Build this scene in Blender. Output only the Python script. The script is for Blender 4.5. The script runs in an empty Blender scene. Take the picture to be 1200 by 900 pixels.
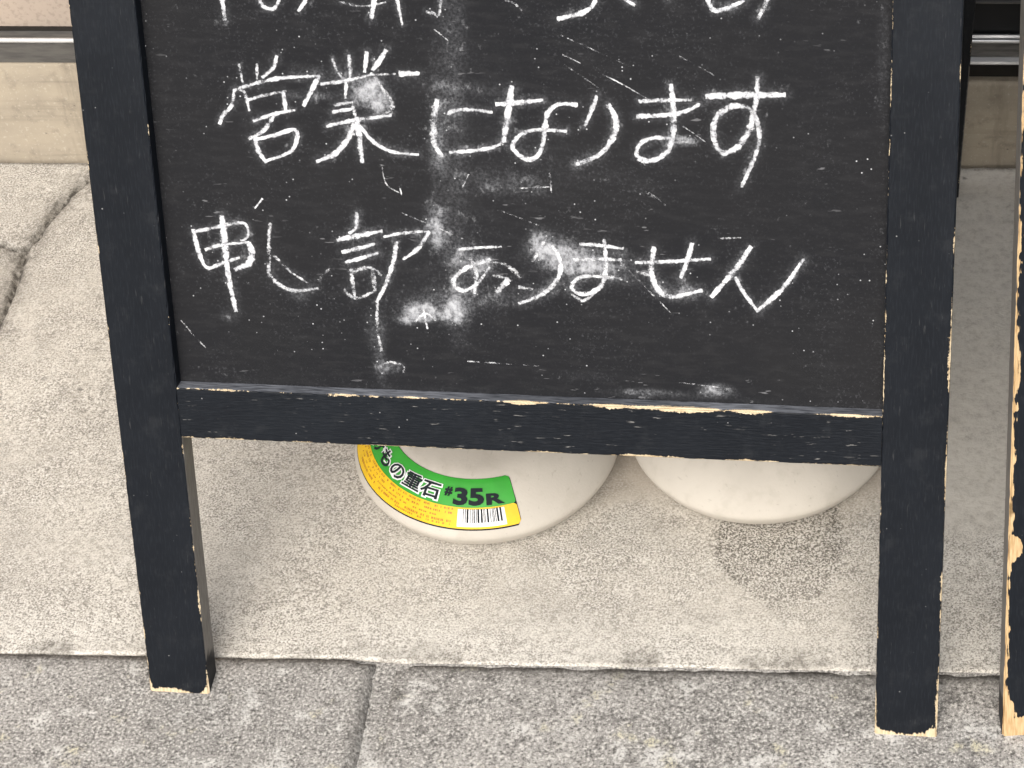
import bpy, bmesh, math, random
import numpy as np
from mathutils import Matrix, Vector, noise as mnoise

random.seed(4); RNG = np.random.default_rng(7)
S = bpy.context.scene
COL = S.collection

# ------------------------------------------------------------------ camera
cam_d = bpy.data.cameras.new('camera')
cam = bpy.data.objects.new('camera', cam_d); COL.objects.link(cam)
cr = Vector((0.99851836, 0.04538187, -0.03002601)); cu = Vector((-0.01012956, 0.69716124, 0.7168428)); cf = Vector((-0.05346464, 0.71547655, -0.696588))
M = Matrix((cr, cu, -cf)).transposed().to_4x4(); M.translation = Vector((0.558015, -1.239214, 1.531643))
cam.matrix_world = M
cam_d.sensor_width = 36.0; cam_d.lens = 3002.58 / 1200 * 36.0
cam_d.shift_x = -(876.25 - 600) / 1200; cam_d.shift_y = (421.37 - 450) / 1200
cam_d.clip_start = 0.05; cam_d.clip_end = 500
S.camera = cam
S.render.resolution_x = 1024; S.render.resolution_y = 768

# ------------------------------------------------------------------ light
SUN_EL, SUN_AZ = math.radians(43), math.radians(188)     # from the street side, a little from the left
world = bpy.data.worlds.new('World'); S.world = world; world.use_nodes = True
wn = world.node_tree.nodes; wl = world.node_tree.links
sky = wn.new('ShaderNodeTexSky'); sky.sky_type = 'NISHITA'; sky.sun_disc = False
sky.sun_elevation = SUN_EL; sky.sun_rotation = SUN_AZ; sky.air_density = 1.2; sky.dust_density = 4.5; sky.ozone_density = 1.0
hs = wn.new('ShaderNodeHueSaturation'); hs.inputs['Saturation'].default_value = 0.42   # thin cloud greys the sky
wl.new(sky.outputs[0], hs.inputs['Color']); wl.new(hs.outputs[0], wn['Background'].inputs[0])
wn['Background'].inputs[1].default_value = 0.15
sun_d = bpy.data.lights.new('sun', 'SUN'); sun_d.energy = 1.15; sun_d.angle = math.radians(60); sun_d.color = (1.0, 0.955, 0.89)
sun = bpy.data.objects.new('sun', sun_d); COL.objects.link(sun); sun.location = (-2, -3, 5)
sd = Vector((math.sin(SUN_AZ) * math.cos(SUN_EL), math.cos(SUN_AZ) * math.cos(SUN_EL), math.sin(SUN_EL)))
sun.rotation_euler = sd.to_track_quat('Z', 'Y').to_euler()
S.view_settings.view_transform = 'Standard'; S.view_settings.look = 'None'; S.view_settings.gamma = 1.0
S.view_settings.use_curve_mapping = False; S.view_settings.exposure = 0.60

# ------------------------------------------------------------------ node helpers
class NT:
    def __init__(s, name):
        s.m = bpy.data.materials.new(name); s.m.use_nodes = True; s.t = s.m.node_tree
        s.b = s.t.nodes['Principled BSDF']; s.out = s.t.nodes['Material Output']
        s.tc = s.t.nodes.new('ShaderNodeTexCoord')
    def L(s, a, b): s.t.links.new(a, b)
    def n(s, typ, **kw):
        o = s.t.nodes.new(typ)
        for k, v in kw.items(): setattr(o, k, v)
        return o
    def setin(s, node, key, v):
        if hasattr(v, 'is_output'): s.L(v, node.inputs[key])
        else: node.inputs[key].default_value = v
    def coord(s, scale=(1, 1, 1), off=(0, 0, 0), rot=(0, 0, 0)):
        mp = s.n('ShaderNodeMapping'); s.L(s.tc.outputs['Object'], mp.inputs[0])
        mp.inputs['Scale'].default_value = scale; mp.inputs['Location'].default_value = off; mp.inputs['Rotation'].default_value = rot
        return mp.outputs[0]
    def noise(s, scale, detail=3, rough=.55, co=None, dist=0):
        o = s.n('ShaderNodeTexNoise'); o.inputs['Scale'].default_value = scale; o.inputs['Detail'].default_value = detail
        o.inputs['Roughness'].default_value = rough; o.inputs['Distortion'].default_value = dist
        s.L(co if co is not None else s.tc.outputs['Object'], o.inputs['Vector']); return o.outputs[0]
    def voro(s, scale, co=None, feature='F1', out=0, rnd=1.0):
        o = s.n('ShaderNodeTexVoronoi'); o.feature = feature; o.inputs['Scale'].default_value = scale; o.inputs['Randomness'].default_value = rnd
        s.L(co if co is not None else s.tc.outputs['Object'], o.inputs['Vector']); return o.outputs[out]
    def m_(s, op, a, b=0.0, c=0.0, clamp=False):
        o = s.n('ShaderNodeMath', operation=op, use_clamp=clamp)
        s.setin(o, 0, a); s.setin(o, 1, b)
        if op in ('MULTIPLY_ADD',): s.setin(o, 2, c)
        return o.outputs[0]
    def ramp(s, x, a, b, lo=0.0, hi=1.0, smooth=True):
        o = s.n('ShaderNodeMapRange'); o.interpolation_type = 'SMOOTHSTEP' if smooth else 'LINEAR'
        s.setin(o, 'Value', x); s.setin(o, 'From Min', a); s.setin(o, 'From Max', b); s.setin(o, 'To Min', lo); s.setin(o, 'To Max', hi)
        return o.outputs[0]
    def mix(s, f, a, b, mode='MIX'):
        o = s.n('ShaderNodeMix', data_type='RGBA', blend_type=mode)
        s.setin(o, 'Factor', f)
        for i, v in ((6, a), (7, b)):
            if hasattr(v, 'is_output'): s.L(v, o.inputs[i])
            else: o.inputs[i].default_value = (v[0], v[1], v[2], 1)
        return o.outputs[2]
    def attr(s, name):
        o = s.n('ShaderNodeAttribute'); o.attribute_name = name; return o.outputs['Fac']
    def bump(s, h, strength=.5, dist=.001):
        o = s.n('ShaderNodeBump'); o.inputs['Strength'].default_value = strength; o.inputs['Distance'].default_value = dist
        s.L(h, o.inputs['Height']); s.L(o.outputs[0], s.b.inputs['Normal'])
    def fin(s, col, rough=.8, metal=0.0, spec=None):
        s.setin(s.b, 'Base Color', col if hasattr(col, 'is_output') else (*col, 1)); s.setin(s.b, 'Roughness', rough); s.setin(s.b, 'Metallic', metal)
        if spec is not None: s.setin(s.b, 'Specular IOR Level', spec)
        return s.m

def srgb(r, g, b):
    f = lambda c: (c / 255 / 12.92) if c / 255 <= .04045 else ((c / 255 + .055) / 1.055) ** 2.4
    return (f(r), f(g), f(b))

# ------------------------------------------------------------------ materials
def mat_apron():
    t = NT('cement')
    rough = t.attr('rough'); stain = t.attr('stain'); crack = t.attr('crack'); cdist = t.attr('cdist'); brown = t.attr('brown'); crust_fill_light = t.attr('crust_fill_light')
    n1 = t.noise(5, 4); n2 = t.noise(30, 5, .65); n3 = t.noise(620, 3, .7); n4 = t.noise(150, 4, .7); n5 = t.noise(70, 4, .6, t.coord((1, .45, 1), rot=(0, 0, math.radians(-38))))
    base = t.mix(t.ramp(n1, .35, .65), (.565, .525, .457), (.475, .44, .385))
    base = t.mix(t.m_('MULTIPLY', t.ramp(n2, .46, .72), .7), base, (.38, .35, .305))
    base = t.mix(t.m_('MULTIPLY', t.ramp(n5, .44, .30), .6), base, (.62, .585, .52))
    base = t.mix(t.m_('MULTIPLY', brown, .8), base, (.385, .33, .27))
    base = t.mix(t.m_('MULTIPLY', t.m_('MULTIPLY', crust_fill_light, .9), t.ramp(n4, .32, .55)), base, (.64, .605, .54))
    reg = t.ramp(t.m_('ADD', rough, t.m_('MULTIPLY', t.m_('SUBTRACT', n2, .5), .9)), .05, .85, .08, 1.0)
    reg = t.m_('MULTIPLY', reg, t.ramp(t.noise(13, 4, .6, t.coord(off=(2, 7, 0))), .34, .62, .6, 1.0))
    gm = t.m_('MULTIPLY', t.ramp(t.noise(46, 5, .7, t.coord(off=(1, 3, 0))), .57, .72), .28)
    base = t.mix(gm, base, (.22, .202, .175))
    pit = t.ramp(t.m_('ADD', n3, t.m_('MULTIPLY', t.m_('SUBTRACT', n4, .5), .28)), .38, .54, 1, 0)
    col = t.mix(t.m_('MULTIPLY', pit, t.m_('MULTIPLY', reg, .85)), base, (.185, .17, .148))
    gr = t.ramp(n3, .52, .64)
    col = t.mix(t.m_('MULTIPLY', gr, t.m_('MULTIPLY', reg, .8)), col, (.74, .71, .66))
    fine = t.ramp(n3, .35, .65, -.07, .07)
    stm = t.m_('MULTIPLY', stain, t.ramp(n3, .40, .57, 1, .10), clamp=True)
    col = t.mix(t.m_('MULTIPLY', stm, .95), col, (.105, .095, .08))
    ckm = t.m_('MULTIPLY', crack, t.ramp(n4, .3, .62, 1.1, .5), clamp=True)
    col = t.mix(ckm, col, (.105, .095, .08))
    core = t.ramp(t.m_('ADD', cdist, t.m_('MULTIPLY', t.m_('SUBTRACT', n4, .5), .010)), .0004, .0024, 1, 0)
    col = t.mix(t.m_('MULTIPLY', core, .75), col, (.06, .053, .045))
    spot = t.m_('MULTIPLY', t.ramp(t.m_('ADD', t.voro(26), t.m_('MULTIPLY', t.m_('SUBTRACT', n4, .5), .12)), .05, .10, 1, 0), t.ramp(t.noise(11, 2), .52, .62))
    col = t.mix(t.m_('MULTIPLY', spot, .75), col, (.12, .11, .1))
    t.bump(t.m_('ADD', t.m_('MULTIPLY', n3, rough), t.m_('MULTIPLY', n4, .6)), .5, .0014)
    return t.fin(col, .9, spec=.2)

def mat_granite():
    t = NT('granite')
    n1 = t.noise(7, 4); n2 = t.noise(75, 5, .7); n3 = t.noise(430, 4, .72); n6 = t.noise(42, 3, .6, t.coord(off=(9, 4, 2)))
    base = t.mix(t.ramp(n1, .36, .66), (.36, .342, .316), (.28, .266, .245))
    base = t.mix(t.m_('MULTIPLY', t.ramp(n2, .36, .50, 1, 0), .55), base, (.10, .094, .088))
    base = t.mix(t.m_('MULTIPLY', t.ramp(n3, .52, .63), .85), base, (.66, .63, .58))
    base = t.mix(t.m_('MULTIPLY', t.ramp(n3, .37, .48, 1, 0), .9), base, (.075, .07, .064))
    lump = t.m_('MULTIPLY', t.ramp(n6, .55, .68), t.ramp(n3, .34, .56))
    base = t.mix(t.m_('MULTIPLY', lump, .8), base, (.62, .60, .56))
    li = t.m_('MULTIPLY', t.ramp(t.noise(34, 3, .6, t.coord(off=(3, 1, 0))), .60, .72), t.ramp(n3, .42, .6))
    base = t.mix(t.m_('MULTIPLY', li, .7), base, (.60, .55, .35))
    base = t.mix(t.m_('MULTIPLY', t.attr('dirt_shade'), t.ramp(n2, .3, .6, 1, .55)), base, (.10, .092, .08))
    t.bump(t.m_('ADD', n3, t.m_('MULTIPLY', n2, .8)), .5, .0014)
    return t.fin(base, .85, spec=.25)

def mat_mortar():
    t = NT('joint_dirt'); n = t.noise(240, 4, .7)
    c = t.mix(t.ramp(n, .35, .65), (.11, .102, .09), (.30, .28, .25)); t.bump(n, .8, .002); return t.fin(c, .95, spec=.1)

def mat_step():
    t = NT('rendered_cement'); n1 = t.noise(7, 4, .6, t.coord((1, 1, 2.5))); n2 = t.noise(70, 4, .65); n3 = t.noise(350, 3)
    c = t.mix(t.ramp(n1, .3, .7), (.40, .345, .265), (.31, .27, .215)); c = t.mix(t.m_('MULTIPLY', t.ramp(n2, .5, .72), .55), c, (.22, .19, .155))
    c = t.mix(t.m_('MULTIPLY', t.ramp(n3, .58, .68), .4), c, (.5, .45, .37))
    dr = t.noise(26, 5, .7, t.coord((1, 1, .12))); c = t.mix(t.m_('MULTIPLY', t.ramp(dr, .54, .70), .45), c, (.17, .145, .115)); hl = t.noise(24, 4, .6, t.coord((.1, 1, 2.2), off=(4, 0, 1))); c = t.mix(t.m_('MULTIPLY', t.ramp(hl, .56, .68), .4), c, (.19, .165, .13))
    pit = t.ramp(t.voro(85), .03, .12, 1, 0); c = t.mix(t.m_('MULTIPLY', pit, t.ramp(n2, .45, .6, 0, .7)), c, (.13, .11, .09))
    t.bump(t.m_('ADD', n2, t.m_('MULTIPLY', n3, .4)), .4, .0012); return t.fin(c, .9, spec=.2)

def mat_wallpanel():
    t = NT('pink_render'); n1 = t.noise(9, 4); n2 = t.noise(260, 3)
    c = t.mix(t.ramp(n1, .3, .7), (.44, .36, .29), (.36, .30, .25)); c = t.mix(t.m_('MULTIPLY', t.ramp(n2, .35, .5, 1, 0), .35), c, (.2, .165, .14))
    t.bump(n2, .4, .001); return t.fin(c, .9, spec=.2)

def mat_alu(name, a, b, rough):
    t = NT(name); n1 = t.noise(30, 4, .6, t.coord((1, 6, 6))); n2 = t.noise(160, 3, .6, t.coord((.15, 1, 1)))
    c = t.mix(t.ramp(n1, .35, .7), a, b); t.bump(n2, .25, .0006)
    return t.fin(c, t.ramp(n1, .3, .7, rough, rough + .2), .85)

def mat_paint(name, scratch, gshare=.45, woods=((.46, .35, .21), (.62, .51, .35), (.28, .20, .12))):
    """black paint on wood: bare wood where the paint has chipped away along the edges"""
    t = NT(name)
    wear = t.attr('wear'); bare = t.attr('bare')
    co = t.coord((1, 1, 1)); g = t.attr('along')      # along = metres along the grain
    comb = t.n('ShaderNodeCombineXYZ'); sx = t.n('ShaderNodeSeparateXYZ'); t.L(t.tc.outputs['Object'], sx.inputs[0])
    isv = t.attr('vert')
    # grain coordinates: stretch along the long axis
    lx = t.mix(isv, (1, 1, 1), (1, 1, 1))
    a = t.m_('ADD', t.m_('MULTIPLY', sx.outputs[0], t.m_('SUBTRACT', 1.0, isv)), t.m_('MULTIPLY', sx.outputs[2], isv))
    b = t.m_('ADD', t.m_('MULTIPLY', sx.outputs[2], t.m_('SUBTRACT', 1.0, isv)), t.m_('MULTIPLY', sx.outputs[0], isv))
    t.L(t.m_('MULTIPLY', a, .12), comb.inputs[0]); t.L(b, comb.inputs[1]); t.L(sx.outputs[1], comb.inputs[2])
    gv = comb.outputs[0]
    n_ch = t.noise(420, 4, .65); n_gr = t.noise(520, 3, .6, gv); n_lo = t.noise(16, 3)
    chip = t.ramp(t.m_('ADD', wear, t.m_('MULTIPLY', t.m_('SUBTRACT', t.m_('MULTIPLY_ADD', n_gr, gshare, t.m_('MULTIPLY', n_ch, 1 - gshare)), .5), 6.5)), -.15, .3)
    br = t.noise(900, 2, .5, gv)
    paint = t.mix(t.ramp(n_lo, .3, .7), (.0034, .0050, .0080), (.0056, .0076, .0112))
    paint = t.mix(t.m_('MULTIPLY', t.ramp(br, .5, .68), .4), paint, (.014, .017, .022))
    gz = t.m_('MULTIPLY', t.ramp(t.noise(55, 5, .7), .52, .70), .35)
    paint = t.mix(gz, paint, (.022, .024, .027))
    wood = t.mix(t.ramp(n_gr, .35, .65), woods[0], woods[1])
    wood = t.mix(t.ramp(t.noise(45, 3), .58, .72), wood, woods[2])
    sideg = t.mix(t.ramp(n_gr, .35, .66), (.125, .116, .106), (.185, .174, .160))
    col = t.mix(bare, paint, sideg)
    # light scuffs following the grain
    sc = t.m_('MULTIPLY', t.ramp(n_gr, .63, .68), t.ramp(t.noise(34, 3, .6, t.coord(off=(5, 2, 1))), .47, .60))
    col = t.mix(t.m_('MULTIPLY', t.m_('MULTIPLY', sc, scratch), t.m_('MULTIPLY_ADD', isv, -.86, 1.0)), col, (.34, .33, .31))
    sp = t.m_('MULTIPLY', t.ramp(t.voro(120), .035, .085, 1, 0), t.ramp(t.noise(21, 2), .53, .60))
    col = t.mix(t.m_('MULTIPLY', sp, .55), col, (.42, .42, .42))
    dust = t.attr('dust')
    col = t.mix(t.m_('MULTIPLY', dust, t.ramp(n_gr, .3, .62, .25, .95)), col, (.36, .375, .41))
    col = t.mix(chip, col, wood)
    t.bump(t.m_('ADD', t.m_('MULTIPLY', n_gr, .6), t.m_('MULTIPLY', chip, -.9)), .45, .0009)
    return t.fin(col, t.ramp(chip, 0, 1, .50, .85), spec=.18)

def mat_board():
    t = NT('chalkboard_paint')
    dust = t.attr('dust')
    nl = t.noise(190, 3, .6, t.coord((.25, 1, 1))); nl2 = t.noise(560, 2, .5, t.coord((.35, 1, 1))); n1 = t.noise(6, 4); n2 = t.noise(480, 4, .75); n3 = t.noise(16, 4, .6)
    base = t.mix(t.ramp(n1, .3, .7), (.0115, .0119, .0138), (.0146, .0146, .0158))
    base = t.mix(t.m_('MULTIPLY', t.ramp(nl, .45, .7), .5), base, (.022, .022, .0235))
    # fine residue of older chalk
    res = t.m_('MULTIPLY', t.ramp(n2, .54, .70), t.ramp(n3, .36, .68, .03, .22))
    base = t.mix(res, base, (.16, .163, .175))
    sc = t.m_('MULTIPLY', t.ramp(t.noise(300, 2, .5, t.coord((.22, 1, 1.0), rot=(0, math.radians(-32), 0))), .69, .73), t.ramp(t.noise(14, 2), .5, .62))
    base = t.mix(t.m_('MULTIPLY', sc, .35), base, (.30, .30, .31))
    k = t.voro(150, out=0); kn = t.noise(17, 3, .6)
    sp = t.m_('MULTIPLY', t.ramp(k, .03, .11, 1, 0), t.ramp(t.m_('ADD', kn, t.m_('MULTIPLY', dust, .8)), .49, .62))
    base = t.mix(t.m_('MULTIPLY', sp, .8), base, (.62, .63, .65))
    pn = t.m_('ADD', t.m_('MULTIPLY', t.noise(95, 6, .72), .65), t.m_('MULTIPLY', t.noise(330, 4, .75, t.coord((1, 1, .6), rot=(0, .6, 0))), .35))
    d = t.ramp(t.m_('ADD', pn, t.m_('MULTIPLY', dust, .42)), .60, .90, 0, .72)
    hz = t.m_('MULTIPLY', t.ramp(dust, .02, .6), t.ramp(n2, .36, .66, .05, .42))
    base = t.mix(hz, base, (.42, .43, .455))
    base = t.mix(d, base, (.60, .61, .635))
    t.bump(t.m_('ADD', t.m_('MULTIPLY', nl2, .5), t.m_('MULTIPLY', n2, .4)), .3, .0006)
    return t.fin(base, .8, spec=.14)

def mat_chalk():
    t = NT('chalk'); ch = t.attr('ch')
    n = t.noise(620, 4, .75); n2 = t.noise(110, 3, .6)
    h = t.m_('ADD', t.m_('ADD', t.m_('MULTIPLY', n, .7), t.m_('MULTIPLY', t.noise(420, 3, .7, t.coord((.35, 1, 1))), .3)), t.m_('MULTIPLY', n2, .45))
    a = t.ramp(t.m_('ADD', ch, t.m_('MULTIPLY', t.m_('SUBTRACT', h, .725), 3.2)), .12, 1.05)
    col = t.mix(t.ramp(n2, .3, .7), (.50, .51, .535), (.67, .675, .69))
    t.fin(col, .95, spec=.1)
    tr = t.n('ShaderNodeBsdfTransparent'); mx = t.n('ShaderNodeMixShader')
    t.L(a, mx.inputs[0]); t.L(tr.outputs[0], mx.inputs[1]); t.L(t.b.outputs[0], mx.inputs[2]); t.L(mx.outputs[0], t.out.inputs[0])
    return t.m

def mat_plastic():
    t = NT('white_plastic'); n1 = t.noise(14, 4); n2 = t.noise(420, 3); n3 = t.noise(60, 3, .6)
    c = t.mix(t.ramp(n1, .3, .7), (.51, .472, .412), (.45, .415, .362)); c = t.mix(t.m_('MULTIPLY', t.ramp(n3, .50, .72), .45), c, (.40, .365, .31)); c = t.mix(t.m_('MULTIPLY', t.ramp(t.noise(300, 3, .7, t.coord((1, .2, 1), rot=(0, 0, .5))), .62, .7), .35), c, (.30, .27, .23))
    sp = t.m_('MULTIPLY', t.ramp(t.voro(60), .02, .06, 1, 0), t.ramp(n1, .55, .62)); c = t.mix(t.m_('MULTIPLY', sp, .6), c, (.2, .18, .15))
    t.bump(n2, .3, .0005); return t.fin(c, .7, spec=.2)

def mat_flat(name, c, rough=.45, var=.12, sc=90):
    t = NT(name); n = t.noise(sc, 3); k = 1 - var
    return t.fin(t.mix(t.ramp(n, .3, .7), c, (c[0] * k, c[1] * k, c[2] * k)), rough, spec=.35)

def mat_asphalt():
    t = NT('asphalt'); n = t.noise(260, 4, .7); c = t.mix(t.ramp(n, .35, .65), (.03, .03, .031), (.085, .083, .08)); t.bump(n, .8, .003); return t.fin(c, .9)

MT = dict(apron=mat_apron(), granite=mat_granite(), mortar=mat_mortar(), step=mat_step(), wall=mat_wallpanel(),
          alu=mat_alu('aluminium', (.62, .62, .62), (.48, .48, .47), .32), alu_dark=mat_alu('dull_aluminium', (.20, .195, .185), (.13, .125, .12), .5),
          paint=mat_paint('chipped_black_paint', .45), paint2=mat_paint('badly_chipped_black_paint', .5, .85, ((.40, .26, .125), (.53, .385, .215), (.20, .13, .06))), board=mat_board(), chalk=mat_chalk(), plastic=mat_plastic(),
          green=mat_flat('green_print', (.032, .30, .028), .5), yellow=mat_flat('yellow_print', (.74, .46, .012), .5), black=mat_flat('black_print', (.008, .012, .016), .85),
          white=mat_flat('white_print', (.74, .74, .74), .4), red=mat_flat('red_brown_print', (.40, .17, .02), .4), doorblk=mat_flat('black_door_paint', (.011, .011, .012), .5, .25, 30),
          gap_shade=mat_flat('shadow_gap_black', (.018, .015, .012), .8, .3), brass=mat_flat('hinge_steel', (.3, .28, .25), .4), asphalt=mat_asphalt())  # near-black here colours the strips that paint shadow into the sill gaps

# ------------------------------------------------------------------ mesh helpers
def link(name, me, mat=None, parent=None):
    o = bpy.data.objects.new(name, me); COL.objects.link(o)
    if mat is not None: me.materials.append(mat)
    if parent is not None: o.parent = parent
    return o
def mesh(name, v, f, smooth=False):
    me = bpy.data.meshes.new(name); me.from_pydata([tuple(map(float, a)) for a in v], [], [tuple(map(int, a)) for a in f]); me.update()
    if smooth: me.polygons.foreach_set('use_smooth', [True] * len(me.polygons))
    return me
def fattr(me, name, vals):
    a = me.attributes.new(name, 'FLOAT', 'POINT'); a.data.foreach_set('value', np.asarray(vals, dtype=np.float32).ravel())
def tag(o, label, cat, group=None):
    o['label'] = label; o['category'] = cat
    if group: o['group'] = group
    return o
def struct(o): o['kind'] = 'structure'; return o
def empty(name, loc=(0, 0, 0), rz=0, parent=None):
    o = bpy.data.objects.new(name, None); COL.objects.link(o); o.location = loc; o.rotation_euler = (0, 0, rz); o.empty_display_size = .05
    if parent is not None: o.parent = parent
    return o
def grid(xs, ys, zf=None):
    X, Y = np.meshgrid(xs, ys); n, m = len(xs), len(ys)
    Z = np.zeros_like(X) if zf is None else zf(X, Y)
    v = np.stack([X.ravel(), Y.ravel(), Z.ravel()], 1)
    i = np.arange(n * m).reshape(m, n)
    f = np.stack([i[:-1, :-1].ravel(), i[:-1, 1:].ravel(), i[1:, 1:].ravel(), i[1:, :-1].ravel()], 1)
    return v, f, X, Y
def gridmesh(name, v, f):
    me = bpy.data.meshes.new(name); me.vertices.add(len(v)); me.vertices.foreach_set('co', v.astype(np.float32).ravel())
    me.loops.add(f.size); me.loops.foreach_set('vertex_index', f.astype(np.int32).ravel())
    me.polygons.add(len(f)); me.polygons.foreach_set('loop_start', np.arange(0, f.size, 4, dtype=np.int32)); me.update(calc_edges=True); me.validate()
    me.polygons.foreach_set('use_smooth', np.ones(len(f), dtype=bool)); return me
def vnoise(X, Y, sc, seed=0, octv=3):
    """value noise on arrays"""
    out = np.zeros_like(X); amp = 1.0; tot = 0
    for o in range(octv):
        r = np.random.default_rng(seed + o).random((64, 64)); x = X * sc + 17.3 * o; y = Y * sc + 5.1 * o
        xi = np.floor(x).astype(int); yi = np.floor(y).astype(int); fx = x - xi; fy = y - yi; fx = fx * fx * (3 - 2 * fx); fy = fy * fy * (3 - 2 * fy)
        g = lambda a, b: r[a % 64, b % 64]
        out += amp * ((g(xi, yi) * (1 - fx) + g(xi + 1, yi) * fx) * (1 - fy) + (g(xi, yi + 1) * (1 - fx) + g(xi + 1, yi + 1) * fx) * fy)
        tot += amp; amp *= .5; sc *= 2.1
    return out / tot
def pdist(X, Y, pts):
    """distance to a polyline"""
    D = np.full(X.shape, 1e4)
    for (ax, ay), (bx, by) in zip(pts[:-1], pts[1:]):
        dx, dy = bx - ax, by - ay; t = np.clip(((X - ax) * dx + (Y - ay) * dy) / (dx * dx + dy * dy + 1e-12), 0, 1)
        D = np.minimum(D, np.hypot(X - ax - t * dx, Y - ay - t * dy))
    return D
def sstep(a, b, x): t = np.clip((x - a) / (b - a), 0, 1); return t * t * (3 - 2 * t)
def box(x0, x1, y0, y1, z0, z1, bev=0.0):
    bm = bmesh.new(); bmesh.ops.create_cube(bm, size=1)
    bmesh.ops.scale(bm, vec=(x1 - x0, y1 - y0, z1 - z0), verts=bm.verts); bmesh.ops.translate(bm, vec=((x0 + x1) / 2, (y0 + y1) / 2, (z0 + z1) / 2), verts=bm.verts)
    if bev: bmesh.ops.bevel(bm, geom=bm.edges[:], offset=bev, segments=2, affect='EDGES', profile=.6)
    me = bpy.data.meshes.new('box'); bm.to_mesh(me); bm.free(); return me

# ------------------------------------------------------------------ ground: apron, kerb, road
YS = 0.5976                                             # foot of the shop step
CRACK = [(-.165, .60), (-.189, .57), (-.198, .552), (-.206, .533), (-.212, .512), (-.216, .494), (-.219, .48), (-.224, .471), (-.2225, .45), (-.2215, .419), (-.222, .389), (-.224, .35), (-.236, .28)]
CRACK2 = [(-.6, .50), (-.35, .487), (-.266, .48), (-.249, .478), (-.240, .475), (-.232, .470)]
xs = np.concatenate([np.linspace(-6, -.45, 20), np.arange(-.42, .86, .0022), np.linspace(.9, 6.4, 20)])
ys = np.arange(0, .6451, .0022)
v, f, X, Y = grid(xs, ys)
cd = np.minimum(pdist(X, Y, CRACK) * (1.0 + .35 * (vnoise(X, Y, 60, 3) - .5)), pdist(X, Y, CRACK2) * 2.4)
cj = np.abs(cd + (vnoise(X, Y, 90, 9) - .5) * .005)
left = ((X < np.interp(Y, [c[1] for c in CRACK[::-1]], [c[0] for c in CRACK[::-1]])) & (Y < np.interp(X, [c[0] for c in CRACK2], [c[1] for c in CRACK2])) & (X < -.22)).astype(float)
Z = -.0012 * (1 - sstep(0, .05, Y)) + .0006 - .0052 * sstep(.13, .22, X) * (1 - sstep(.02, .13, Y)) + .004 * (vnoise(X, Y, 6, 1) - .5) * sstep(0, .12, Y) + .0010 * (vnoise(X, Y, 80, 2) - .5) - .0065 * np.exp(-(cj / .0030) ** 2) - .0035 * left
Z -= .006 * sstep(.590, .596, Y + .003 * (vnoise(X, Y, 25, 81) - .5))
ed = .0012 * (vnoise(X, Y, 70, 5) - .3) + .0010 * (vnoise(X, Y, 260, 6) - .5)
first = Y < .001; Z[first] -= .003; Y2 = Y.copy(); Y2[first] += ed[first] + .0005; sec = (Y > .001) & (Y < .0034); Y2[sec] += ed[sec] - .0016
v = np.stack([X.ravel(), Y2.ravel(), Z.ravel()], 1)
me = gridmesh('pavement', v, f)
lown = vnoise(X, Y, 9, 11)
smooth_zone = sstep(.10, .26, Y + .07 * (lown - .5)) * sstep(.05, .22, X + .05 * (lown - .5))
front = 1 - sstep(.13, .19, Y + .05 * (vnoise(X, Y, 14, 21) - .5))
rough = np.clip(np.maximum(front, (1 - smooth_zone) * .8) - .55 * sstep(.56, .60, X) * sstep(.04, .16, Y), 0, 1)
rough = np.maximum(rough, .12) + .25 * np.exp(-((Y - .06) / .06) ** 2) * sstep(.05, .15, X)
rough *= .75 + .5 * vnoise(X, Y, 22, 14)
crust_fill_light = np.exp(-((Y - .018) / .030) ** 2) * (.2 + 1.0 * vnoise(X, Y, 10, 15)) + .45 * np.exp(-((X + .02) / .12) ** 2 - ((Y - .12) / .1) ** 2) + .75 * sstep(.56, .61, X) * sstep(.03, .12, Y)  # pale crust; the strip between the signs is painted lighter against its shade
brown = smooth_zone * (1 - 1.0 * sstep(.55, .60, X)) * np.clip(1 - front, 0, 1)  # brownish ground dirt, with shade under the board painted into the tone
ST = [(.424, .17), (.422, .13), (.424, .105), (.432, .082), (.450, .066), (.478, .060), (.505, .064), (.520, .080), (.527, .108), (.525, .17)]
def inside(X, Y, P):
    r = np.zeros(X.shape, bool)
    for (ax, ay), (bx, by) in zip(P, P[1:] + P[:1]):
        c = ((ay > Y) != (by > Y)) & (X < (bx - ax) * (Y - ay) / (by - ay + 1e-12) + ax); r ^= c
    return r
jx = (vnoise(X, Y, 38, 31) - .5) * .016; jy = (vnoise(X, Y, 38, 32) - .5) * .022
sin = inside(X + jx, Y + jy, ST) * sstep(0, .006, pdist(X + jx, Y + jy, ST)); edge = np.exp(-((pdist(X + jx, Y + jy, ST) - .005) / .006) ** 2)
fade = sstep(.050, .13, Y)
stain = np.clip(sin * (.38 + .5 * fade) * (1 - .25 * sstep(.49, .53, X)) + .7 * edge * sin * (.35 + .65 * sstep(.07, .13, Y)) * (.5 + .5 * (X < .45)), 0, 1)
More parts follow.
